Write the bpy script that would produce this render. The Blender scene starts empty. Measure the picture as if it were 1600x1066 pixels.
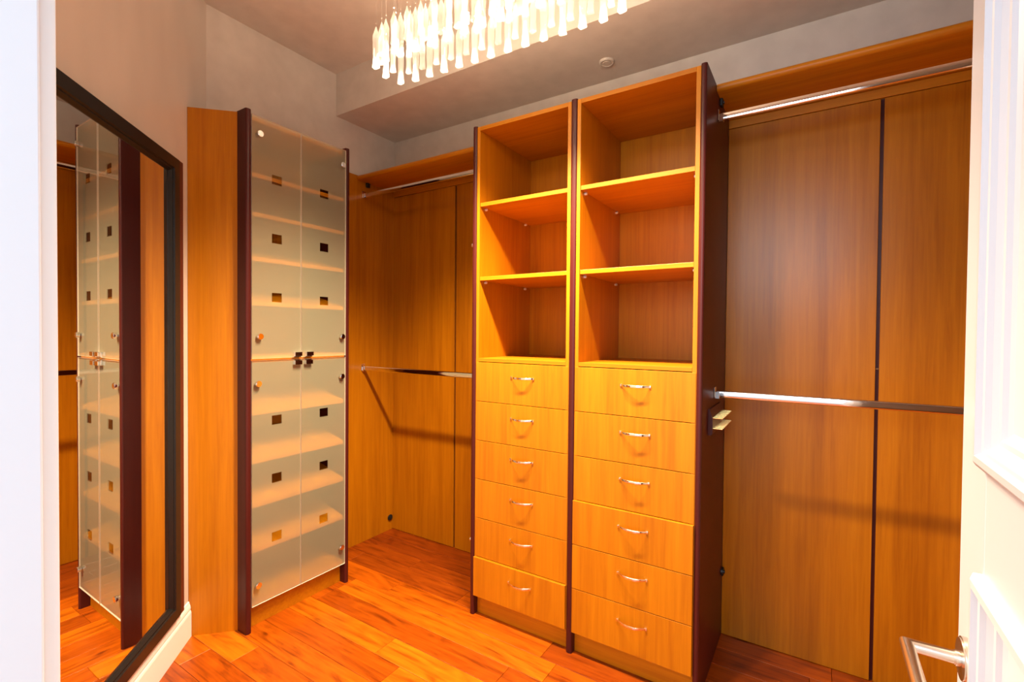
import bpy, bmesh, math, random
from mathutils import Matrix, Vector

random.seed(7)
S = bpy.context.scene
C = S.collection

# ------------------------------------------------------------------ camera, world, light, exposure
def make_camera():
    yaw, pit, rol = math.radians(32.541), math.radians(-0.942), math.radians(0.494)
    R = Vector((math.cos(yaw), math.sin(yaw), 0)); F0 = Vector((-math.sin(yaw), math.cos(yaw), 0)); U0 = Vector((0, 0, 1))
    F = F0 * math.cos(pit) + U0 * math.sin(pit); U = U0 * math.cos(pit) - F0 * math.sin(pit)
    R2 = R * math.cos(rol) + U * math.sin(rol); U2 = U * math.cos(rol) - R * math.sin(rol)
    cam = bpy.data.cameras.new('camera'); o = bpy.data.objects.new('camera', cam); C.objects.link(o)
    M = Matrix((R2, U2, -F)).transposed().to_4x4(); M.translation = (0, 0, 1.35)
    o.matrix_world = M
    cam.sensor_width = 36; cam.lens = 746.9 / 1600 * 36; cam.clip_start = 0.02
    S.camera = o
make_camera()

W = bpy.data.worlds.new('world'); S.world = W; W.use_nodes = True
W.node_tree.nodes['Background'].inputs[0].default_value = (0.80, 0.90, 1.0, 1)
W.node_tree.nodes['Background'].inputs[1].default_value = 1.1

def area_light(name, loc, rot, sx, sy, power, color):
    l = bpy.data.lights.new(name, 'AREA'); l.shape = 'RECTANGLE'; l.size = sx; l.size_y = sy; l.energy = power; l.color = color
    o = bpy.data.objects.new(name, l); C.objects.link(o); o.location = loc; o.rotation_euler = rot
    return o
# daylight of the room outside the closet door
area_light('hall_daylight', (-0.45, -1.45, 2.20), (math.radians(78), 0, math.radians(-12)), 1.9, 0.9, 40, (0.80, 0.91, 1.0))
CHAND_SPOT, CHAND_UP, CHAND_POWER, CHAND_COLOR = 67.0, 3.2, 1.0, (1.0, 0.76, 0.50)

vs = S.view_settings
vs.view_transform = 'Standard'; vs.look = 'None'; vs.gamma = 1; vs.use_curve_mapping = False
vs.exposure = 0.56
S.cycles.transparent_max_bounces = 24
S.cycles.max_bounces = 10

# ------------------------------------------------------------------ materials
def new_mat(name):
    m = bpy.data.materials.new(name); m.use_nodes = True
    nt = m.node_tree; b = nt.nodes['Principled BSDF']
    return m, nt, b
def lnk(nt, a, b): nt.links.new(a, b)
def node(nt, t, **kw):
    n = nt.nodes.new(t)
    for k, v in kw.items(): setattr(n, k, v)
    return n
def ramp(nt, stops):
    r = node(nt, 'ShaderNodeValToRGB'); e = r.color_ramp.elements
    e[0].position, e[0].color = stops[0][0], (*stops[0][1], 1)
    e[1].position, e[1].color = stops[-1][0], (*stops[-1][1], 1)
    for p, c in stops[1:-1]:
        x = e.new(p); x.color = (*c, 1)
    return r
def grain_coords(nt, scale):
    tc = node(nt, 'ShaderNodeTexCoord'); oi = node(nt, 'ShaderNodeObjectInfo')
    mul = node(nt, 'ShaderNodeVectorMath', operation='SCALE'); cx = node(nt, 'ShaderNodeCombineXYZ')
    for i in range(3): lnk(nt, oi.outputs['Random'], cx.inputs[i])
    lnk(nt, cx.outputs[0], mul.inputs[0]); mul.inputs['Scale'].default_value = 37.0
    add = node(nt, 'ShaderNodeVectorMath', operation='ADD')
    lnk(nt, tc.outputs['Object'], add.inputs[0]); lnk(nt, mul.outputs[0], add.inputs[1])
    mp = node(nt, 'ShaderNodeMapping'); mp.inputs['Scale'].default_value = scale
    lnk(nt, add.outputs[0], mp.inputs['Vector'])
    return mp, oi
def wood(name, dark, mid, light, axis, rough=0.38, spec=0.32, fine=1.0):
    m, nt, b = new_mat(name)
    k = {'z': (1, 1, .035), 'x': (.035, 1, 1), 'y': (1, .035, 1)}[axis]
    mp, oi = grain_coords(nt, tuple(v * 70 for v in k))
    n1 = node(nt, 'ShaderNodeTexNoise'); n1.inputs['Scale'].default_value = 1.0 * fine; n1.inputs['Detail'].default_value = 5; n1.inputs['Roughness'].default_value = .65
    n1.inputs['Distortion'].default_value = .6
    lnk(nt, mp.outputs[0], n1.inputs['Vector'])
    mp2, _ = grain_coords(nt, tuple(v * 9 for v in k))
    n2 = node(nt, 'ShaderNodeTexNoise'); n2.inputs['Scale'].default_value = 1.0; n2.inputs['Detail'].default_value = 3
    n2.inputs['Distortion'].default_value = 1.2
    lnk(nt, mp2.outputs[0], n2.inputs['Vector'])
    mx = node(nt, 'ShaderNodeMix'); mx.inputs[0].default_value = .45
    lnk(nt, n1.outputs[0], mx.inputs[2]); lnk(nt, n2.outputs[0], mx.inputs[3])
    r = ramp(nt, [(.31, dark), (.5, mid), (.69, light)])
    lnk(nt, mx.outputs[0], r.inputs[0]); lnk(nt, r.outputs[0], b.inputs['Base Color'])
    b.inputs['Roughness'].default_value = rough; b.inputs['Specular IOR Level'].default_value = spec
    bp = node(nt, 'ShaderNodeBump'); bp.inputs['Strength'].default_value = .04; bp.inputs['Distance'].default_value = .002
    lnk(nt, n1.outputs[0], bp.inputs['Height']); lnk(nt, bp.outputs[0], b.inputs['Normal'])
    return m
def plain(name, col, rough=.5, metal=0, spec=.5):
    m, nt, b = new_mat(name)
    b.inputs['Base Color'].default_value = (*col, 1); b.inputs['Roughness'].default_value = rough
    b.inputs['Metallic'].default_value = metal; b.inputs['Specular IOR Level'].default_value = spec
    return m
CH_D, CH_M, CH_L = (.36, .109, .0012), (.455, .158, .0018), (.54, .199, .003)
M = {}
M['cherry'] = wood('cherry_veneer', CH_D, CH_M, CH_L, 'z')
M['cherry_x'] = wood('cherry_veneer_across', CH_D, CH_M, CH_L, 'x')
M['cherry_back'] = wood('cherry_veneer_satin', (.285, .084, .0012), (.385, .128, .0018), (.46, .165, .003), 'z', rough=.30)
M['burgundy'] = wood('burgundy_lacquer', (.050, .0065, .0055), (.060, .0082, .007), (.070, .010, .0085), 'z', rough=.36, spec=.28)
M['dark_gap'] = plain('dark_groove', (.012, .004, .004), .6)
M['chrome'] = plain('chrome', (.86, .86, .87), .07, 1)
M['steel'] = plain('brushed_nickel', (.72, .66, .58), .26, 1)
M['pin'] = plain('pale_nickel_pin', (.80, .74, .66), .35, .2)
M['brass'] = plain('brass', (.80, .58, .22), .22, 1)
M['black_frame'] = plain('black_lacquer', (.010, .009, .009), .30, 0, .3)
M['reflection_red'] = plain('dark_red_reflection', (.085, .012, .008), .4)  # colour of the reflection painted beside the mirror frame
M['black_plastic'] = plain('black_plastic', (.012, .011, .011), .4)
M['mirror'] = plain('mirror_silver', (.93, .93, .90), .0, 1)
M['white_gloss'] = plain('white_gloss_paint', (.86, .86, .85), .3)
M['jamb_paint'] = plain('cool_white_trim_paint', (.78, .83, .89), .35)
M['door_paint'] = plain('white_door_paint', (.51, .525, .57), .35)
M['white_plastic'] = plain('off_white_plastic', (.60, .55, .50), .45)

def paint(name, col, rough, bump, scale, spec=.5, blot=0, detail=4):
    m, nt, b = new_mat(name)
    tc = node(nt, 'ShaderNodeTexCoord'); mp = node(nt, 'ShaderNodeMapping'); mp.inputs['Scale'].default_value = scale
    lnk(nt, tc.outputs['Object'], mp.inputs['Vector'])
    n = node(nt, 'ShaderNodeTexNoise'); n.inputs['Scale'].default_value = 1; n.inputs['Detail'].default_value = detail
    lnk(nt, mp.outputs[0], n.inputs['Vector'])
    c1 = tuple(v * .94 for v in col); c2 = tuple(min(1, v * 1.05) for v in col)
    r = ramp(nt, [(.3, c1), (.7, c2)]); lnk(nt, n.outputs[0], r.inputs[0]); lnk(nt, r.outputs[0], b.inputs['Base Color'])
    b.inputs['Roughness'].default_value = rough; b.inputs['Specular IOR Level'].default_value = spec
    if blot:
        r2 = node(nt, 'ShaderNodeMapRange'); r2.inputs[1].default_value = .35; r2.inputs[2].default_value = .7
        r2.inputs[3].default_value = rough; r2.inputs[4].default_value = rough + blot
        lnk(nt, n.outputs[0], r2.inputs[0]); lnk(nt, r2.outputs[0], b.inputs['Roughness'])
    bp = node(nt, 'ShaderNodeBump'); bp.inputs['Strength'].default_value = bump; bp.inputs['Distance'].default_value = .02
    lnk(nt, n.outputs[0], bp.inputs['Height']); lnk(nt, bp.outputs[0], b.inputs['Normal'])
    return m
PAINT = (.62, .575, .53)
M['paint'] = paint('taupe_wall_paint', PAINT, .6, .02, (12, 12, 12))
M['ceiling'] = paint('taupe_ceiling_paint', PAINT, .7, .02, (12, 12, 12))
M['plaster'] = paint('polished_plaster', PAINT, .30, .22, (7, 7, 2.4), .9, 0, 1.2)
M['hall_floor'] = plain('hall_floor_stone', (.5, .45, .4), .4)

def plank_mat():
    m, nt, b = new_mat('hardwood_plank')
    mp, oi = grain_coords(nt, (2.2, 55, 55))
    n1 = node(nt, 'ShaderNodeTexNoise'); n1.inputs['Scale'].default_value = 1; n1.inputs['Detail'].default_value = 6; n1.inputs['Distortion'].default_value = .8
    lnk(nt, mp.outputs[0], n1.inputs['Vector'])
    mp2, _ = grain_coords(nt, (3.0, 14, 14))
    n2 = node(nt, 'ShaderNodeTexNoise'); n2.inputs['Scale'].default_value = 1; n2.inputs['Detail'].default_value = 4; n2.inputs['Distortion'].default_value = 2.2
    lnk(nt, mp2.outputs[0], n2.inputs['Vector'])
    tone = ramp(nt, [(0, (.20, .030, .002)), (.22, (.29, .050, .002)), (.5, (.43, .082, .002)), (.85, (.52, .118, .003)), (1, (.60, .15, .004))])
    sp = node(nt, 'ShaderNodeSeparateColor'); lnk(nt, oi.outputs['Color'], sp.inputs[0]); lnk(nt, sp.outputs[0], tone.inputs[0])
    mx = node(nt, 'ShaderNodeMix'); mx.inputs[0].default_value = .5
    lnk(nt, n1.outputs[0], mx.inputs[2]); lnk(nt, n2.outputs[0], mx.inputs[3])
    g = ramp(nt, [(.32, (.34, .27, .24)), (.48, (.90, .88, .88)), (.70, (1.30, 1.45, 1.45))])
    lnk(nt, mx.outputs[0], g.inputs[0])
    mu = node(nt, 'ShaderNodeMix', data_type='RGBA', blend_type='MULTIPLY'); mu.inputs[0].default_value = 1
    lnk(nt, tone.outputs[0], mu.inputs[6]); lnk(nt, g.outputs[0], mu.inputs[7])
    lnk(nt, mu.outputs[2], b.inputs['Base Color'])
    b.inputs['Roughness'].default_value = .30; b.inputs['Specular IOR Level'].default_value = .35
    bp = node(nt, 'ShaderNodeBump'); bp.inputs['Strength'].default_value = .05; bp.inputs['Distance'].default_value = .002
    lnk(nt, n1.outputs[0], bp.inputs['Height']); lnk(nt, bp.outputs[0], b.inputs['Normal'])
    return m
M['plank'] = plank_mat()

def frosted():
    m, nt, b = new_mat('frosted_glass')
    out = nt.nodes['Material Output']; nt.nodes.remove(b)
    rf = node(nt, 'ShaderNodeBsdfRefraction'); rf.inputs['Color'].default_value = (.98, .97, .95, 1); rf.inputs['Roughness'].default_value = .38; rf.inputs['IOR'].default_value = 1.12
    df = node(nt, 'ShaderNodeBsdfDiffuse'); df.inputs['Color'].default_value = (.96, .90, .64, 1)
    tl = node(nt, 'ShaderNodeBsdfTranslucent'); tl.inputs['Color'].default_value = (.98, .92, .80, 1)
    tr = node(nt, 'ShaderNodeBsdfTransparent'); tr.inputs['Color'].default_value = (.98, .97, .95, 1)
    a = node(nt, 'ShaderNodeMixShader'); a.inputs[0].default_value = .30
    lnk(nt, df.outputs[0], a.inputs[1]); lnk(nt, tl.outputs[0], a.inputs[2])
    e = node(nt, 'ShaderNodeMixShader'); e.inputs[0].default_value = .64
    lnk(nt, rf.outputs[0], e.inputs[1]); lnk(nt, tr.outputs[0], e.inputs[2])
    c = node(nt, 'ShaderNodeMixShader'); c.inputs[0].default_value = .69
    lnk(nt, a.outputs[0], c.inputs[1]); lnk(nt, e.outputs[0], c.inputs[2]); lnk(nt, c.outputs[0], out.inputs[0])
    return m
M['frosted'] = frosted()
def clear_glass(name, tint, ior, trans=0.0):
    m, nt, b = new_mat(name)
    out = nt.nodes['Material Output']; nt.nodes.remove(b)
    tr = node(nt, 'ShaderNodeBsdfTransparent'); tr.inputs['Color'].default_value = (*tint, 1)
    gl = node(nt, 'ShaderNodeBsdfGlossy'); gl.inputs['Roughness'].default_value = .03
    lw = node(nt, 'ShaderNodeLayerWeight'); pw = node(nt, 'ShaderNodeMath', operation='POWER'); pw.inputs[1].default_value = 5
    f0 = ((ior - 1) / (ior + 1)) ** 2
    fr = node(nt, 'ShaderNodeMath', operation='MULTIPLY_ADD'); fr.inputs[1].default_value = 1 - f0; fr.inputs[2].default_value = f0
    lnk(nt, lw.outputs['Facing'], pw.inputs[0]); lnk(nt, pw.outputs[0], fr.inputs[0])
    a = node(nt, 'ShaderNodeMixShader'); lnk(nt, fr.outputs[0], a.inputs[0]); lnk(nt, tr.outputs[0], a.inputs[1]); lnk(nt, gl.outputs[0], a.inputs[2])
    if trans:
        tl = node(nt, 'ShaderNodeBsdfTranslucent'); tl.inputs['Color'].default_value = (.95, .94, .92, 1)
        df = node(nt, 'ShaderNodeBsdfDiffuse'); df.inputs['Color'].default_value = (.9, .9, .9, 1)
        ad = node(nt, 'ShaderNodeMixShader'); ad.inputs[0].default_value = .5; lnk(nt, tl.outputs[0], ad.inputs[1]); lnk(nt, df.outputs[0], ad.inputs[2])
        c = node(nt, 'ShaderNodeMixShader'); c.inputs[0].default_value = trans
        lnk(nt, a.outputs[0], c.inputs[1]); lnk(nt, ad.outputs[0], c.inputs[2]); a = c
    lnk(nt, a.outputs[0], out.inputs[0])
    return m
M['clear'] = clear_glass('clear_glass', (.93, .95, .93), 1.3)
M['crystal'] = clear_glass('crystal_glass', (.97, .97, .97), 1.55, .15)
M['glass_edge'] = plain('polished_glass_edge', (.85, .80, .70), .25)
def emit(name, col, s):
    m, nt, b = new_mat(name)
    b.inputs['Emission Color'].default_value = (*col, 1); b.inputs['Emission Strength'].default_value = s
    b.inputs['Base Color'].default_value = (.9, .9, .9, 1)
    return m
M['bulb'] = emit('bulb_glow', (1.0, .82, .58), 18)

# ------------------------------------------------------------------ mesh helpers
def bx(bm, x0, x1, y0, y1, z0, z1, bev=0.0, seg=2, mi=0):
    t = bmesh.new()
    bmesh.ops.create_cube(t, size=1)
    for v in t.verts:
        v.co = Vector((x0 + (v.co.x + .5) * (x1 - x0), y0 + (v.co.y + .5) * (y1 - y0), z0 + (v.co.z + .5) * (z1 - z0)))
    if bev: bmesh.ops.bevel(t, geom=t.edges[:], offset=bev, segments=seg, affect='EDGES', profile=.5)
    for f in t.faces: f.material_index = mi
    merge(bm, t)
def merge(bm, t, M4=None):
    if M4 is not None: bmesh.ops.transform(t, matrix=M4, verts=t.verts)
    me = bpy.data.meshes.new('t'); t.to_mesh(me); t.free(); bm.from_mesh(me); bpy.data.meshes.remove(me)
def cyl(bm, p, axis, r, length, seg=20, bev=0.0, r2=None, scale=None):
    """cylinder from point p along axis ('x','y','z' or Vector)"""
    t = bmesh.new()
    bmesh.ops.create_cone(t, cap_ends=True, segments=seg, radius1=r, radius2=r if r2 is None else r2, depth=length)
    if bev:
        ed = [e for e in t.edges if abs(e.verts[0].co.z - e.verts[1].co.z) < 1e-6]
        bmesh.ops.bevel(t, geom=ed, offset=bev, segments=2, affect='EDGES')
    a = {'x': (1, 0, 0), 'y': (0, 1, 0), 'z': (0, 0, 1)}[axis] if isinstance(axis, str) else axis
    a = Vector(a).normalized()
    if scale: bmesh.ops.scale(t, vec=scale, verts=t.verts)
    q = Vector((0, 0, 1)).rotation_difference(a)
    merge(bm, t, Matrix.Translation(Vector(p) + a * length / 2) @ q.to_matrix().to_4x4())
def lathe(bm, pts, seg=24, center=(0, 0, 0)):
    rows = []
    for r, z in pts:
        if r < 1e-6: rows.append([bm.verts.new((center[0], center[1], center[2] + z))])
        else: rows.append([bm.verts.new((center[0] + r * math.cos(2 * math.pi * i / seg), center[1] + r * math.sin(2 * math.pi * i / seg), center[2] + z)) for i in range(seg)])
    for a, b in zip(rows, rows[1:]):
        for i in range(seg):
            j = (i + 1) % seg
            if len(a) == 1 and len(b) == 1: continue
            if len(a) == 1: bm.faces.new((a[0], b[j], b[i]))
            elif len(b) == 1: bm.faces.new((a[i], a[j], b[0]))
            else: bm.faces.new((a[i], a[j], b[j], b[i]))
def extrude_profile(bm, prof, axis, a0, a1):
    """closed profile list of (u,v); axis 'x': (x, u, v); 'z': (u, v, z); 'y': (u, y, v)"""
    f = {'x': lambda a, u, v: (a, u, v), 'y': lambda a, u, v: (u, a, v), 'z': lambda a, u, v: (u, v, a)}[axis]
    A = [bm.verts.new(f(a0, u, v)) for u, v in prof]; B = [bm.verts.new(f(a1, u, v)) for u, v in prof]
    n = len(prof)
    for i in range(n): bm.faces.new((A[i], A[(i + 1) % n], B[(i + 1) % n], B[i]))
    bm.faces.new(A[::-1]); bm.faces.new(B)
def obj(name, bm, mat, parent=None, smooth=False, label=None):
    bmesh.ops.recalc_face_normals(bm, faces=bm.faces[:])
    me = bpy.data.meshes.new(name); bm.to_mesh(me); bm.free()
    for m in (mat if isinstance(mat, (list, tuple)) else [mat]): me.materials.append(M[m] if isinstance(m, str) else m)
    if smooth:
        for p in me.polygons: p.use_smooth = True
        me.set_sharp_from_angle(angle=math.radians(35))
    o = bpy.data.objects.new(name, me); C.objects.link(o)
    if parent is not None: o.parent = parent
    if label: o['label'] = label
    return o
def thing(name, label, cat, loc=(0, 0, 0), rotz=0, group=None):
    o = bpy.data.objects.new(name, None); C.objects.link(o); o.empty_display_size = .1
    o.location = loc; o.rotation_euler = (0, 0, rotz); o['label'] = label; o['category'] = cat
    if group: o['group'] = group
    return o
def struct(name, bm, mat, label, cat, smooth=False, parent=None):
    o = obj(name, bm, mat, parent, smooth); o['kind'] = 'structure'; o['label'] = label; o['category'] = cat
    return o
def B(*a, **k):
    bm = bmesh.new(); bx(bm, *a, **k); return bm
def bxl(o, *a, **k):
    """box given in world coordinates, returned local to the unrotated empty o"""
    l = o.location
    return B(a[0] - l.x, a[1] - l.x, a[2] - l.y, a[3] - l.y, a[4] - l.z, a[5] - l.z, **k)

# ------------------------------------------------------------------ measures
D, BK = 1.823, 2.317            # tower front plane, wardrobe back panels
LW, BW, RW = -2.462, 2.345, 0.77
CEIL, SOFZ, SOFY = 2.896, 2.648, 1.868
FY = 0.138                      # inner face of the door wall
Q = -1.32                       # angled wall x + y = Q
P1 = (-1.389, -1.366); P2 = (-.878, -.851); P3 = (-.366, -.345)
LP = -2.442                     # left bay side panel
TOP = 2.319

# ------------------------------------------------------------------ structure
fl = B(LW - .1, RW + .1, -2.2, BW + .1, -.06, -.012)
floor = struct('floor', fl, 'dark_gap', 'reddish orange hardwood floor of staggered planks', 'floor')
random.seed(11)
row = 0; y = 2.09 + .12 * 2
while y > -.5:
    x = LW + .0 - random.uniform(.1, .9)
    while x < RW:
        ln = random.uniform(.62, 1.25)
        a, b_ = max(x, LW), min(x + ln, RW)
        if b_ - a > .04:
            y1 = min(y + .12, BW)
            cxp = ((a + b_) / 2, (y + y1) / 2)
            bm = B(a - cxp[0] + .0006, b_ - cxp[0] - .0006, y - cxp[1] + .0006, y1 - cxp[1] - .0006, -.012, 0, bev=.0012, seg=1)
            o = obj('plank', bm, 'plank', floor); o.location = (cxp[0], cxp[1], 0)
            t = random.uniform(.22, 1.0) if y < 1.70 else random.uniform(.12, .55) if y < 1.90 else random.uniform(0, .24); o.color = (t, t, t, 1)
        x += ln
    y -= .12; row += 1
fl = B(-2.6, 1.6, -2.2, -.5, -.012, 0)
struct('floor', fl, 'hall_floor', 'pale hall floor outside the closet door', 'floor')

struct('ceiling', B(LW - .1, RW + .1, FY - .12, SOFY, CEIL, CEIL + .08), 'ceiling', 'upper taupe ceiling the chandelier hangs from', 'ceiling')
struct('ceiling', B(LW - .1, RW + .1, SOFY, BW + .1, SOFZ, CEIL + .08), 'ceiling', 'dropped ceiling band above the drawer towers', 'ceiling')
struct('wall_left', B(LW - .1, LW, 1.142, BW + .1, 0, CEIL), 'paint', 'taupe left wall above the frosted glass cabinet', 'wall')
struct('wall_back', B(LW, RW, BW, BW + .1, 0, SOFZ), 'paint', 'grey taupe back wall showing above the closet shelves', 'wall')
struct('wall_right', B(RW, RW + .1, FY - .12, BW + .1, 0, CEIL), 'paint', 'right wall behind the open white door', 'wall')
# angled wall: local x runs along the wall away from the camera, local -y faces the room
ang = (Q / 2, Q / 2, 0); ANG = math.radians(135)
def angled(name, bm, mat, label, cat, smooth=False):
    o = struct(name, bm, mat, label, cat, smooth); o.location = ang; o.rotation_euler = (0, 0, ANG); return o
s_end = (1.142 - LW) / math.sqrt(2); s_beg = (FY - (Q - FY)) / math.sqrt(2)
angled('wall_angled', B(s_beg, s_end, 0, .1, 0, CEIL), 'plaster', 'polished tan plaster wall that carries the black mirror', 'wall')
S_FILL = (1.004 + 2.311) / math.sqrt(2)
bm = bmesh.new()
extrude_profile(bm, [(0, 0), (-.013, 0), (-.013, .105), (-.0115, .112), (-.009, .118), (-.0105, .126), (-.009, .136), (-.006, .145), (-.0045, .153), (0, .155)], 'x', s_beg, S_FILL - .001)
angled('baseboard_left', bm, 'white_gloss', 'white moulded baseboard below the mirror', 'baseboard')

# door wall with its opening
struct('wall_front', B(LW, -.62, FY - .12, FY, 0, CEIL), 'paint', 'wall left of the doorway', 'wall')
struct('wall_front', B(.232, RW, FY - .12, FY, 0, CEIL), 'paint', 'wall right of the doorway behind the door', 'wall')
struct('wall_front', B(-.62, .232, FY - .12, FY, 2.43, CEIL), 'paint', 'wall over the doorway', 'wall')
struct('trim_1', B(-.62, -.600, FY - .15, FY, 0, 2.43, bev=.002), 'jamb_paint', 'white left door jamb at the picture edge', 'door jamb')
bm = bmesh.new()
extrude_profile(bm, [(-.690, FY), (-.690, FY + .010), (-.640, FY + .013), (-.615, FY + .012), (-.609, FY + .013), (-.606, FY + .012), (-.605, FY + .009), (-.605, FY)], 'z', 0, 2.47)
struct('trim_2', bm, 'white_gloss', 'white casing edge around the left door jamb', 'door casing', True)
struct('trim_3', B(.212, .232, FY - .15, FY, 0, 2.43, bev=.002), 'jamb_paint', 'white right door jamb behind the hinge side', 'door jamb')
struct('trim_4', B(-.60, .212, FY - .15, FY, 2.41, 2.43, bev=.002), 'jamb_paint', 'white door head jamb', 'door jamb')

# door leaf, open at a right angle into the closet
DX, DY0, DY1, DZ1 = .170, FY - .015, .880, 2.40
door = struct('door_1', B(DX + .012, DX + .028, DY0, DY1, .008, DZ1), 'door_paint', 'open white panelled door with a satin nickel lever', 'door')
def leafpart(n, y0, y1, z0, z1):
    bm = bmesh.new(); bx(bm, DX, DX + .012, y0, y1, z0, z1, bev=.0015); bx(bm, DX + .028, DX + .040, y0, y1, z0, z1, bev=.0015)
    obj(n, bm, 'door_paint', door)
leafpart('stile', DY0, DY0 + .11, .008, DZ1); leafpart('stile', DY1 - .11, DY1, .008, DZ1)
for z0, z1 in ((.008, .26), (1.060, 1.205), (DZ1 - .12, DZ1)): leafpart('rail', DY0 + .11, DY1 - .11, z0, z1)
def moulding(z0, z1):
    y0, y1 = DY0 + .11, DY1 - .11
    bm = bmesh.new()
    steps = [(-.008, 0), (-.008, .008), (-.002, .012), (.006, .0125), (.010, .007), (.014, .006), (.018, .001), (.024, -.004), (.030, -.0045), (.034, -.009), (.040, -.012)]
    loops = [[bm.verts.new((DX - h, yy, zz)) for yy, zz in ((y0 + i, z0 + i), (y1 - i, z0 + i), (y1 - i, z1 - i), (y0 + i, z1 - i))] for i, h in steps]
    for a, b2 in zip(loops, loops[1:]):
        for k in range(4): bm.faces.new((a[k], a[(k + 1) % 4], b2[(k + 1) % 4], b2[k]))
    obj('panel_moulding', bm, 'door_paint', door)
moulding(.26, 1.060); moulding(1.205, DZ1 - .12)
LY, LZ = DY1 - .063, .94
bm = bmesh.new(); cyl(bm, (DX, LY, LZ), (-1, 0, 0), .027, .010, 40, bev=.002)
hd = obj('lever_handle', bm, 'steel', door, True, 'satin nickel lever handle')
bm = bmesh.new(); cyl(bm, (DX - .010, LY, LZ), (-1, 0, 0), .0095, .006, 24, bev=.001)
obj('collar', bm, 'steel', hd, True)
bm = bmesh.new()
r = .0078; xe = DX - .062; n = 20
rings = []
for (cxx, cyy, dx, dy) in ((DX - .014, LY, 0, 1), (xe, LY, -1, 1), (xe, LY - .115, -1, 0)):
    ring = []
    for i in range(n):
        a = 2 * math.pi * i / n; c, s = math.cos(a), math.sin(a)
        if (dx, dy) == (0, 1): p = (cxx, cyy + r * c, LZ + r * s)
        elif (dx, dy) == (-1, 1): p = (cxx - r * c * -1 * -1, cyy + r * c, LZ + r * s)
        else: p = (cxx - r * c, cyy, LZ + r * s)
        ring.append(bm.verts.new(p))
    rings.append(ring)
for a, b2 in zip(rings, rings[1:]):
    for i in range(n): bm.faces.new((a[i], a[(i + 1) % n], b2[(i + 1) % n], b2[i]))
bm.faces.new(rings[0]); bm.faces.new(rings[-1][::-1])
obj('lever', bm, 'steel', hd, True)

# ------------------------------------------------------------------ mirror on the angled wall
mir = thing('wall_mirror', 'tall rectangular mirror in a black frame on the plaster wall', 'mirror', ang, ANG)
m0, m1, mz0, mz1, fw = 1.36, 2.207, .172, 2.043, .062
def frame_bar(name, a, b2, horizontal, pos, sign):
    """mitred bar; profile (w across the frame from the outside, d towards the room)"""
    prof = [(0, 0), (0, .026), (.004, .030), (.046, .030), (.049, .024), (.054, .024), (.062, .012), (.062, 0)]
    bm = bmesh.new(); A = []; Bv = []
    for w, d in prof:
        if horizontal:
            A.append(bm.verts.new((a + w, -d, pos + sign * w))); Bv.append(bm.verts.new((b2 - w, -d, pos + sign * w)))
        else:
            A.append(bm.verts.new((pos + sign * w, -d, a + w))); Bv.append(bm.verts.new((pos + sign * w, -d, b2 - w)))
    n = len(prof)
    for i in range(n): bm.faces.new((A[i], A[(i + 1) % n], Bv[(i + 1) % n], Bv[i]))
    bm.faces.new(A); bm.faces.new(Bv)
    obj(name, bm, 'black_frame', mir)
frame_bar('frame_bar', m0, m1, True, mz1, -1); frame_bar('frame_bar', m0, m1, True, mz0, 1)
frame_bar('frame_bar', mz0, mz1, False, m0, 1); frame_bar('frame_bar', mz0, mz1, False, m1, -1)
obj('reflection_band', B(m1 + .0005, m1 + .036, -.026, 0, mz0, mz1, bev=.002), 'reflection_red', mir, label='painted dark red reflection band on the right of the frame')  # added strip, coloured as the burgundy post's reflection on the glossy frame
obj('mirror_glass', B(m0 + .058, m1 - .058, -.010, -.003, mz0 + .058, mz1 - .058), 'mirror', mir)

# filler panel between the angled wall and the cabinet
bm = bmesh.new(); extrude_profile(bm, [(0, -.001), (0, -.198), (.018, -.180), (.018, -.001)], 'z', 0, 2.319)
fil = obj('filler_panel', bm, 'cherry')
fil.location = (ang[0] + S_FILL * -math.sqrt(.5), ang[1] + S_FILL * math.sqrt(.5), 0); fil.rotation_euler = (0, 0, ANG)
fil['label'] = 'tall narrow cherry panel between mirror wall and glass cabinet'; fil['category'] = 'panel'

# ------------------------------------------------------------------ frosted glass shoe cabinet
CX = -2.113; CY0, CY1 = 1.138, 1.692; GX = -2.112
cab = thing('glass_cabinet', 'tall shoe cabinet with frosted glass doors and clear squares', 'cabinet', (CX, CY0, 0))
def post(o, y0, y1, x0, x1, z1, name='side_panel'):
    """dark upright whose front edge (towards +x) is rounded"""
    l = o.location; w = y1 - y0; prof = [(x0, y0), (x1 - .008, y0)]
    for i in range(1, 8):
        a = -math.pi / 2 + math.pi * i / 8
        prof.append((x1 - .008 + .008 * math.cos(a), (y0 + y1) / 2 + w / 2 * math.sin(a) if abs(math.sin(a)) < .999 else y0))
    prof += [(x1 - .008, y1), (x0, y1)]
    bm = bmesh.new(); extrude_profile(bm, [(u - l.x, v - l.y) for u, v in prof], 'z', 0, z1)
    return obj(name, bm, 'burgundy', o, True)
post(cab, CY0, CY0 + .025, LW, CX + .006, 2.322); post(cab, CY1 - .025, CY1, LW, CX, 2.322)
ci0, ci1 = CY0 + .026, CY1 - .026
obj('back_panel', bxl(cab, LW + .001, LW + .013, ci0, ci1, .05, 2.31), 'cherry', cab)
obj('top_panel', bxl(cab, LW + .014, -2.14, ci0, ci1, 2.292, 2.310), 'cherry_x', cab)
obj('bottom_panel', bxl(cab, LW + .014, -2.13, ci0, ci1, .105, .125), 'cherry_x', cab)
obj('middle_rail', bxl(cab, LW + .014, -2.125, ci0, ci1, 1.206, 1.238), 'cherry_x', cab)
obj('toe_kick', bxl(cab, -2.170, -2.155, ci0, ci1, 0, .104), 'cherry_x', cab)
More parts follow.
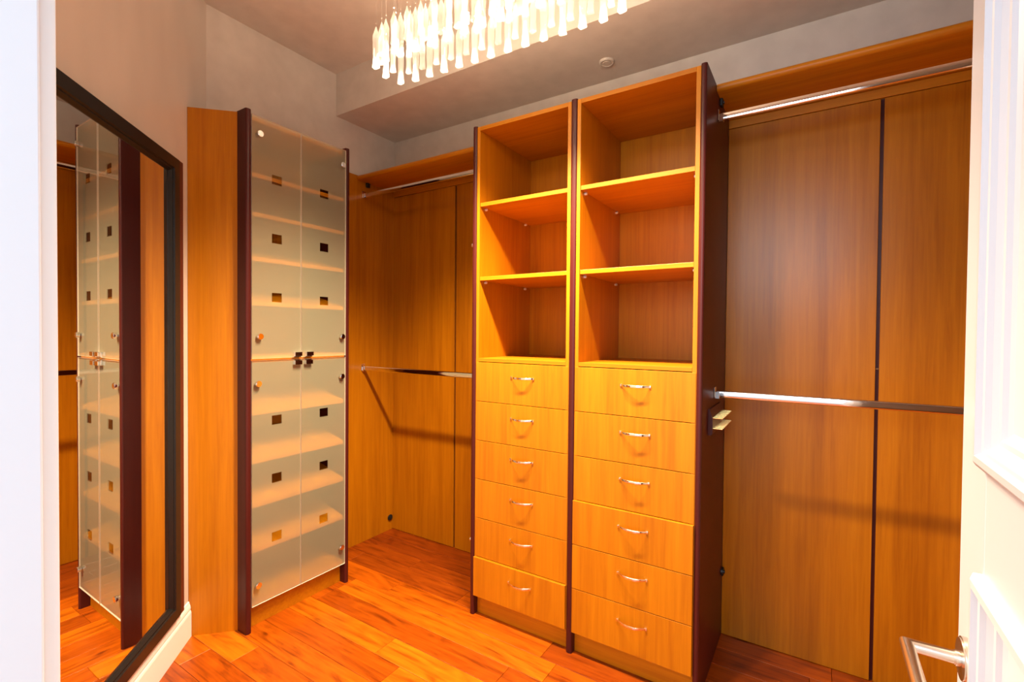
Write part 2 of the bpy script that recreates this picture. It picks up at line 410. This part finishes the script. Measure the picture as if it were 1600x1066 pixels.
for z in (2.040, 1.865, 1.665, 1.465, .970, .750, .550, .345):
    bm = bmesh.new(); l = cab.location
    # slanted shoe shelf: front edge low
    xf, xb, dz = -2.130, LW + .014, .085
    prof = [(xf - l.x, z), (xf - l.x, z + .018), (xb - l.x, z + dz + .018), (xb - l.x, z + dz)]
    extrude_profile(bm, prof, 'y', ci0 - l.y, ci1 - l.y)
    obj('shelf', bm, 'cherry_x', cab)
ymid = 1.407
def glass_door(y0, y1, z0, z1, sqz, hinge_y, hinge_z, handle_y, handle_z):
    l = cab.location; x0, x1 = GX - .006 - l.x, GX - l.x
    yc = (y0 + y1) / 2; hs, hh = .0235, .021
    ys = [y0, yc - hs, yc + hs, y1]; zs = [z0]
    for z in sorted(sqz): zs += [z - hh, z + hh]
    zs.append(z1)
    bm = bmesh.new()
    grid = {}
    for xi, x in enumerate((x0, x1)):
        for i, yy in enumerate(ys):
            for j, zz in enumerate(zs): grid[xi, i, j] = bm.verts.new((x, yy - l.y, zz))
    hole = lambda i, j: i == 1 and j % 2 == 1
    nj = len(zs) - 1
    for i in range(3):
        for j in range(nj):
            if hole(i, j):
                for (a, b2) in (((i, j), (i + 1, j)), ((i + 1, j), (i + 1, j + 1)), ((i + 1, j + 1), (i, j + 1)), ((i, j + 1), (i, j))):
                    bm.faces.new((grid[0, *a], grid[0, *b2], grid[1, *b2], grid[1, *a]))
            else:
                for xi in (0, 1): bm.faces.new((grid[xi, i, j], grid[xi, i + 1, j], grid[xi, i + 1, j + 1], grid[xi, i, j + 1]))
    for i in range(3):
        for j in (0, nj): bm.faces.new((grid[0, i, j], grid[0, i + 1, j], grid[1, i + 1, j], grid[1, i, j]))
    for j in range(nj):
        for i in (0, 3): bm.faces.new((grid[0, i, j], grid[0, i, j + 1], grid[1, i, j + 1], grid[1, i, j]))
    d = obj('glass_door', bm, ['clear', 'frosted', 'glass_edge'], cab)
    for p in d.data.polygons:                                        # etched on the inner face only
        if abs(p.normal.x) > .9 and abs(p.center.x - x0) < 1e-4: p.material_index = 1
        elif abs(p.normal.x) < .1 and (min(abs(p.center.y + l.y - y0), abs(p.center.y + l.y - y1), abs(p.center.z - z0), abs(p.center.z - z1)) < 1e-3): p.material_index = 2
    for z in sqz:
        obj('clear_pane', B(x0 + .001, x1 - .001, yc - hs - l.y, yc + hs - l.y, z - hh, z + hh), 'clear', d, label='clear square in the frosted glass')
    for z in hinge_z:
        bm = bmesh.new(); cyl(bm, (x1, hinge_y - l.y, z), 'x', .0135, .015, 28, bev=.002)
        obj('hinge_cap', bm, 'chrome', d, True, 'round chrome hinge cap')
    bm = bmesh.new()
    hz0, hz1 = handle_z
    bx(bm, x0 - .003, x1 + .004, handle_y - .0195 - l.y, handle_y + .0195 - l.y, hz0, hz1, bev=.0015)
    bx(bm, x1 + .004, x1 + .014, handle_y - .0195 - l.y, handle_y + .0195 - l.y, hz0 + (.004 if hz0 > 1.22 else 0), hz1 - (0 if hz0 > 1.22 else .004), bev=.0015)
    obj('clip_handle', bm, 'chrome', d, label='small square chrome clip handle')
U3, L3 = (2.046, 1.776, 1.505), (.938, .667, .393)
yl0, yl1, yr0, yr1 = CY0 + .0275, ymid - .0015, ymid + .0015, CY1 - .0265
glass_door(yl0, yl1, 1.2245, 2.306, U3, 1.199, (2.228, 1.325), 1.385, (1.2265, 1.2505))
glass_door(yr0, yr1, 1.2245, 2.306, U3, 1.640, (2.222, 1.324), 1.447, (1.2265, 1.2505))
glass_door(yl0, yl1, .110, 1.2170, L3, 1.191, (1.113, .203), 1.385, (1.190, 1.2145))
glass_door(yr0, yr1, .110, 1.2170, L3, 1.638, (1.115, .208), 1.443, (1.190, 1.2145))

# ------------------------------------------------------------------ hanging bays
def shelf_profile(y0, y1, z0, z1):
    h = (z1 - z0) / 2; zc = (z0 + z1) / 2; p = [(y1, z0), (y1, z1), (y0 + h, z1)]
    for i in range(1, 8):
        a = math.pi / 2 + math.pi * i / 8; p.append((y0 + h + h * math.cos(a), zc + h * math.sin(a)))
    p.append((y0 + h, z0)); return p
def bay(label, x0, x1, panels, gap, side):
    o = thing('hanging_bay', label, 'wardrobe', (x0, BK, 0), group='open hanging bays')
    for a, b2 in panels: obj('back_panel', bxl(o, a, b2, BK, BK + .012, .002, 2.262, bev=.0015), 'cherry_back', o)
    obj('backing_strip', bxl(o, gap[0] - .02, gap[1] + .02, BK + .0125, BK + .022, .002, 2.262), 'burgundy', o, label='dark red strip in the gap between back panels')
    obj('cleat', bxl(o, x0 + .0005, x1 - .0005, BK - .004, BK + .012, 2.264, 2.300, bev=.0015), 'cherry_x', o)
    if side:
        obj('side_panel', bxl(o, LW + .001, LP, 1.694, BK - .0003, 0, 2.330), 'cherry_back', o)
    bm = bmesh.new(); xs = LP if side else x0
    l = o.location
    extrude_profile(bm, [(u - l.y, v) for u, v in shelf_profile(2.007, BW - .001, 2.301, 2.330)], 'x', xs - l.x + .0005, x1 - l.x - .0005)
    sh = obj('shelf', bm, 'cherry_x', o, True)
    xb = xs; bm = bmesh.new()
    bx(bm, xb + .0005 - l.x, xb + .012 - l.x, 2.075 - l.y, 2.105 - l.y, 2.272, 2.3005, bev=.003)
    cyl(bm, (xb + .012 - l.x, 2.09 - l.y, 2.286), 'x', .006, .004, 14)
    obj('shelf_bracket', bm, 'black_plastic', sh, label='small black shelf bracket')
    gz, gy, gx = (.085, 2.292, LP) if side else (.294, 2.296, P3[1])
    bm = bmesh.new(); cyl(bm, (gx + .0005 - l.x, gy - l.y, gz), 'x', .020, .010, 24, bev=.003); cyl(bm, (gx + .010 - l.x, gy - l.y, gz), 'x', .008, .005, 16)
    obj('door_bumper', bm, 'black_plastic', o, True, 'small black round bumper low in the corner')
    return o
bl = bay('left hanging bay with cherry back panels beside the glass cabinet', LP, P1[0], ((LP - .012, -1.906), (-1.893, P1[0] - .0005)), (-1.906, -1.893), True)
brt = bay('right hanging bay with cherry back panels beside the open door', P3[1], RW, ((P3[1] + .0005, .192), (.204, RW - .001)), (.192, .204), False)
bm = bmesh.new(); bx(bm, .1935 - brt.location.x, .2025 - brt.location.x, .000, .006, 1.221, 1.227)
obj('gap_clip', bm, 'chrome', brt, label='tiny chrome clip in the panel gap')

def rod(label, x0, x1, y, z):
    o = thing('clothes_rod', label, 'clothes rod', (x0, y, z), group='chrome clothes rods')
    ln = x1 - x0
    prof = []
    hw, hh = .0075, .0150
    for i in range(20):
        a = 2 * math.pi * i / 20
        c, s = math.cos(a), math.sin(a)
        prof.append((hw * c, (hh - hw) * (1 if s > 1e-6 else -1 if s < -1e-6 else 0) + hw * s))
    bm = bmesh.new(); extrude_profile(bm, prof, 'x', .012, ln - .012); obj('bar', bm, 'chrome', o, True)
    for xx, sg in ((0, 1), (ln, -1)):
        bm = bmesh.new()
        a, b2 = sorted((xx + sg * .0005, xx + sg * .0045)); bx(bm, a, b2, -.014, .014, -.014, .028, bev=.0015)
        a, b2 = sorted((xx + sg * .0045, xx + sg * .020)); bx(bm, a, b2, -.010, .010, -.018, -.0165, bev=.0005); bx(bm, a, b2, -.0105, -.0085, -.018, .010, bev=.0005); bx(bm, a, b2, .0085, .0105, -.018, .010, bev=.0005)
        obj('end_socket', bm, 'chrome', o)
rod('upper chrome clothes rod in the left hanging bay', LP, P1[0], 2.06, 2.214)
rod('lower chrome clothes rod in the left hanging bay', LP, P1[0], 2.06, 1.118)
rod('upper chrome clothes rod in the right hanging bay', P3[1], RW, 2.05, 2.213)
rod('lower chrome clothes rod in the right hanging bay', P3[1], RW, 2.06, 1.113)

# tie rack on the tower side
tr = thing('tie_rack', 'burgundy tie rack with two rows of brass pegs on tower side', 'tie rack', (P3[1], 1.93, 1.02))
bm = bmesh.new()
extrude_profile(bm, [(0.0005, -.052), (.012, -.052), (.017, -.044), (.017, .010), (.006, .046), (.0005, .046)], 'y', 0, .24)
obj('rail', bm, 'burgundy', tr)
for z in (.014, -.026):
    for i in range(9):
        bm = bmesh.new(); d = Vector((1, 0, .0)).normalized()
        cyl(bm, (.013, .012 + i * .027, z), d, .0030, .038, 10, bev=.001)
        obj('peg', bm, 'brass', tr, True)

# ------------------------------------------------------------------ drawer towers
def upright(o, x0, x1, y0, y1, z1):
    l = o.location; w = x1 - x0; r = .007; prof = [(x0, y1), (x0, y0 + r)]
    for i in range(1, 8):
        a = math.pi + math.pi * i / 8
        prof.append(((x0 + x1) / 2 + w / 2 * math.cos(a), y0 + r + r * math.sin(a)))
    prof += [(x1, y0 + r), (x1, y1)]
    bm = bmesh.new(); extrude_profile(bm, [(u - l.x, v - l.y) for u, v in prof], 'z', 0, z1)
    return obj('end_panel', bm, 'burgundy', o, True)
def handle_mesh():
    bm = bmesh.new(); n = 18; w, dep, hz, th = .0565, .026, .0052, .0026
    rings = []
    for i in range(n + 1):
        t = -1 + 2 * i / n
        x = w * t; y = -dep * (1 - abs(t) ** 2.3)
        dx = 1.0; dy = dep * 2.3 * abs(t) ** 1.3 * (1 if t > 0 else -1) / w
        L = math.hypot(dx, dy); nx, ny = dy / L, -dx / L
        k = hz * (1 - .12 * abs(t))
        rings.append([bm.verts.new((x + nx * o2, y + ny * o2, z)) for o2, z in ((0, -k), (th * .7, -k * .8), (th, 0), (th * .7, k * .8), (0, k))])
    for a, b2 in zip(rings, rings[1:]):
        for i in range(5): bm.faces.new((a[i], a[(i + 1) % 5], b2[(i + 1) % 5], b2[i]))
    bm.faces.new(rings[0]); bm.faces.new(rings[-1][::-1])
    for s in (-1, 1): bx(bm, s * w - .0045, s * w + .0045, -.004, .0, -.0052, .0052, bev=.001)
    bmesh.ops.recalc_face_normals(bm, faces=bm.faces[:])
    me = bpy.data.meshes.new('handle'); bm.to_mesh(me); bm.free(); me.materials.append(M['chrome'])
    for p in me.polygons: p.use_smooth = True
    me.set_sharp_from_angle(angle=math.radians(35))
    return me
HM = handle_mesh()
def tower(label, xa, xb, pulled):
    o = thing('drawer_tower', label, 'drawer unit', (xa, D, 0), group='drawer towers with open shelves')
    ya = BK + .012
    t = .0160
    obj('side_panel', bxl(o, xa + .0002, xa + t, D, ya, .10, TOP, bev=.0008), 'cherry', o)
    obj('side_panel', bxl(o, xb - t, xb - .0002, D, ya, .10, TOP, bev=.0008), 'cherry', o)
    obj('top_panel', bxl(o, xa + t + .0003, xb - t - .0003, D, ya, TOP - .018, TOP, bev=.0008), 'cherry_x', o)
    obj('bottom_panel', bxl(o, xa + t + .0003, xb - t - .0003, D + .02, ya, 1.2135, 1.2295, bev=.0008) if 0 else bxl(o, xa + t + .0003, xb - t - .0003, D, ya, 1.2145, 1.2305, bev=.0008), 'cherry_x', o)
    obj('back_panel', bxl(o, xa + t + .0003, xb - t - .0003, 2.296, 2.304, 1.231, TOP - .0185), 'cherry', o)
    obj('toe_kick', bxl(o, xa + .0005, xb - .0005, D + .026, D + .042, 0, .099), 'cherry_x', o)
    for z in (1.963, 1.615):
        s = obj('shelf', bxl(o, xa + t + .001, xb - t - .001, D + .004, 2.2955, z - .018, z, bev=.001), 'cherry_x', o)
        for yy in (D + .045, 2.235):
            for xx, sg in ((xa + t, 1), (xb - t, -1)):
                bm = bmesh.new(); l = o.location
                cyl(bm, (xx - l.x, yy - l.y, z - .0245), Vector((sg, 0, 0)), .0060, .012, 12, bev=.001)
                obj('shelf_pin', bm, 'pin', s, True)
    zs = [1.2125, 1.0265, .8405, .6555, .4705, .2855, .0985]
    zs[6] = .0985
    for i in range(6):
        off = .011 if i in pulled else 0
        z1, z0 = zs[i] - .0012, zs[i + 1] + .0012
        if i == 5: z0 = zs[6]
        d = obj('drawer', bxl(o, xa + .0022, xb - .0022, D - .0015 - off, D - .0015 - off + .018, z0, z1, bev=.0012), 'cherry', o)
        h = bpy.data.objects.new('handle', HM); C.objects.link(h); h.parent = d
        l = o.location
        h.location = ((xa + xb) / 2 + .016 - l.x, D - .0017 - off - l.y, z0 + .121)
        h['label'] = 'curved polished chrome bow handle'
    return o
t1 = tower('left drawer tower standing between the left hanging bay and the other tower', P1[1], P2[0], (5,))
t2 = tower('right drawer tower whose burgundy side carries the tie rack', P2[1], P3[0], (3, 4, 5))
upright(t1, P1[0], P1[1], D - .006, BK, TOP + .004)
upright(t1, P2[0], P2[1], D - .006, BK, TOP + .004)
upright(t2, P3[0], P3[1], D - .006, BK, TOP + .004)
for z in (1.769, .353):
    bm = bmesh.new(); l = t1.location
    cyl(bm, (P1[0] - l.x, .012, z), (-1, 0, 0), .010, .011, 18, bev=.002)
    obj('side_knob', bm, 'steel', t1, True, 'small metal knob on the left end panel')

# ------------------------------------------------------------------ ceiling detector
sd = thing('smoke_detector', 'round flat off white detector on the dropped ceiling', 'detector', (-.866, 2.175, SOFZ))
bm = bmesh.new(); lathe(bm, [(0, -.006), (.027, -.006), (.0275, -.009), (.031, -.009), (.034, -.006), (.036, -.001), (.036, 0), (0, 0)], 32)
obj('cover', bm, 'white_plastic', sd, True)
bm = bmesh.new(); lathe(bm, [(0, -.0095), (.017, -.0095), (.019, -.008), (.019, -.006), (0, -.006)], 24)
obj('cap', bm, 'white_plastic', sd, True)

# ------------------------------------------------------------------ chandelier
CHX, CHY, CHZ = -.955, 1.322, CEIL
ch = thing('chandelier', 'long crystal chandelier of glass drops hanging from the ceiling', 'chandelier', (CHX, CHY, CHZ), math.radians(3.66))
bm = bmesh.new(); bx(bm, -.44, .44, -.09, .09, -.035, -.0005, bev=.004); obj('canopy', bm, 'chrome', ch)
def drop_mesh(name, L, w):
    bm = bmesh.new(); rows = []
    prof = [(.0012, L), (.16 * w, L - .010), (.46 * w, L - .034), (.42 * w, L * .45), (.38 * w, L * .28), (.44 * w, L * .08), (.50 * w, .002), (.48 * w, 0)]
    for rr, z in prof:
        rows.append([bm.verts.new((rr * sx, rr * .72 * sy, z)) for sx, sy in ((1, .8), (.8, 1), (-.8, 1), (-1, .8), (-1, -.8), (-.8, -1), (.8, -1), (1, -.8))])
    for a, b2 in zip(rows, rows[1:]):
        for i in range(8): bm.faces.new((a[i], a[(i + 1) % 8], b2[(i + 1) % 8], b2[i]))
    bm.faces.new(rows[0]); bm.faces.new(rows[-1][::-1])
    bmesh.ops.recalc_face_normals(bm, faces=bm.faces[:])
    me = bpy.data.meshes.new(name); bm.to_mesh(me); bm.free(); me.materials.append(M['crystal']); return me
def wire_mesh(h):
    bm = bmesh.new(); cyl(bm, (0, 0, 0), 'z', .0007, h, 6); lathe(bm, [(0, .010), (.0028, .013), (.0028, .016), (0, .019)], 8)
    me = bpy.data.meshes.new('wire'); bm.to_mesh(me); bm.free(); me.materials.append(M['chrome']); return me
LONG, SHORT = drop_mesh('long_drop', .150, .025), drop_mesh('short_drop', .120, .022)
WL = {}
def drop(x, y, zb, me, L, rz):
    o = bpy.data.objects.new('crystal_drop', me); C.objects.link(o); o.parent = ch
    o.location = (x, y, zb - CHZ); o.rotation_euler = (0, 0, rz)
    h = round(CHZ - .036 - (zb + L), 3)
    if h not in WL: WL[h] = wire_mesh(h)
    w = bpy.data.objects.new('wire', WL[h]); C.objects.link(w); w.parent = o; w.location = (0, 0, L)
hw, hd2 = .458, .078
def outline(hw, hd, rad, step):
    """points on a rounded rectangle"""
    pts = []; per = []
    segs = [((-hw + rad, hd), (hw - rad, hd)), None, ((hw, hd - rad), (hw, -hd + rad)), None, ((hw - rad, -hd), (-hw + rad, -hd)), None, ((-hw, -hd + rad), (-hw, hd - rad)), None]
    cs = [None, (hw - rad, hd - rad, 90), None, (hw - rad, -hd + rad, 0), None, (-hw + rad, -hd + rad, -90), None, (-hw + rad, hd - rad, -180)]
    dense = []
    for s, c in zip(segs, cs):
        if s:
            for i in range(60): t = i / 60; dense.append((s[0][0] + (s[1][0] - s[0][0]) * t, s[0][1] + (s[1][1] - s[0][1]) * t))
        else:
            for i in range(30): a = math.radians(c[2] - 90 * i / 30); dense.append((c[0] + rad * math.cos(a), c[1] + rad * math.sin(a)))
    tot = 0; out = [dense[0]]; acc = 0
    tl = sum(math.dist(dense[i], dense[(i + 1) % len(dense)]) for i in range(len(dense)))
    n = round(tl / step); st = tl / n
    for i in range(len(dense)):
        p, q = dense[i], dense[(i + 1) % len(dense)]; d = math.dist(p, q)
        while acc + d >= st and len(out) < n:
            k = (st - acc) / d; p = (p[0] + (q[0] - p[0]) * k, p[1] + (q[1] - p[1]) * k); out.append(p); d -= st - acc; acc = 0
        acc += d
    return out
random.seed(5)
ring = outline(hw, hd2, .05, .0345)
for k, (x, y) in enumerate(ring):
    if k % 2: drop(x, y, 2.330, LONG, .150, random.uniform(-.25, .25))
    else: drop(x * .985, y * .90, 2.362, SHORT, .120, random.uniform(-.25, .25))
for x, y in outline(hw - .05, hd2 - .034, .03, .062): drop(x, y, 2.405, SHORT, .120, random.uniform(-.3, .3))
for i in range(6):
    x = -.40 + i * .160
    bm = bmesh.new(); lathe(bm, [(0, 0), (.006, .002), (.008, .010), (.008, .030), (.006, .036), (0, .037)], 14)
    b = obj('bulb', bm, 'bulb', ch, True); b.location = (x, 0, 2.415 - CHZ)
    bm = bmesh.new(); cyl(bm, (0, 0, .037), 'z', .0075, .020, 14); cyl(bm, (0, 0, .057), 'z', .002, CHZ - .036 - 2.415 - .057, 8)
    obj('bulb_socket', bm, 'chrome', b)
    l = bpy.data.lights.new('bulb_light', 'POINT'); l.energy = CHAND_POWER; l.color = CHAND_COLOR; l.shadow_soft_size = .030
    lo = bpy.data.objects.new('bulb_light', l); C.objects.link(lo); lo.parent = ch; lo.location = (x, 0, 2.395 - CHZ)
    for nm, en, size, bl, zz, rx in (('down_light', CHAND_SPOT, 130, .8, 2.395, 0), ('up_light', CHAND_UP, 174, .3, 2.43, math.pi)):
        l = bpy.data.lights.new(nm, 'SPOT'); l.energy = en; l.color = CHAND_COLOR; l.shadow_soft_size = .030
        l.spot_size = math.radians(size); l.spot_blend = bl
        lo = bpy.data.objects.new(nm, l); C.objects.link(lo); lo.parent = ch; lo.location = (x, 0, zz - CHZ); lo.rotation_euler = (rx, 0, 0)
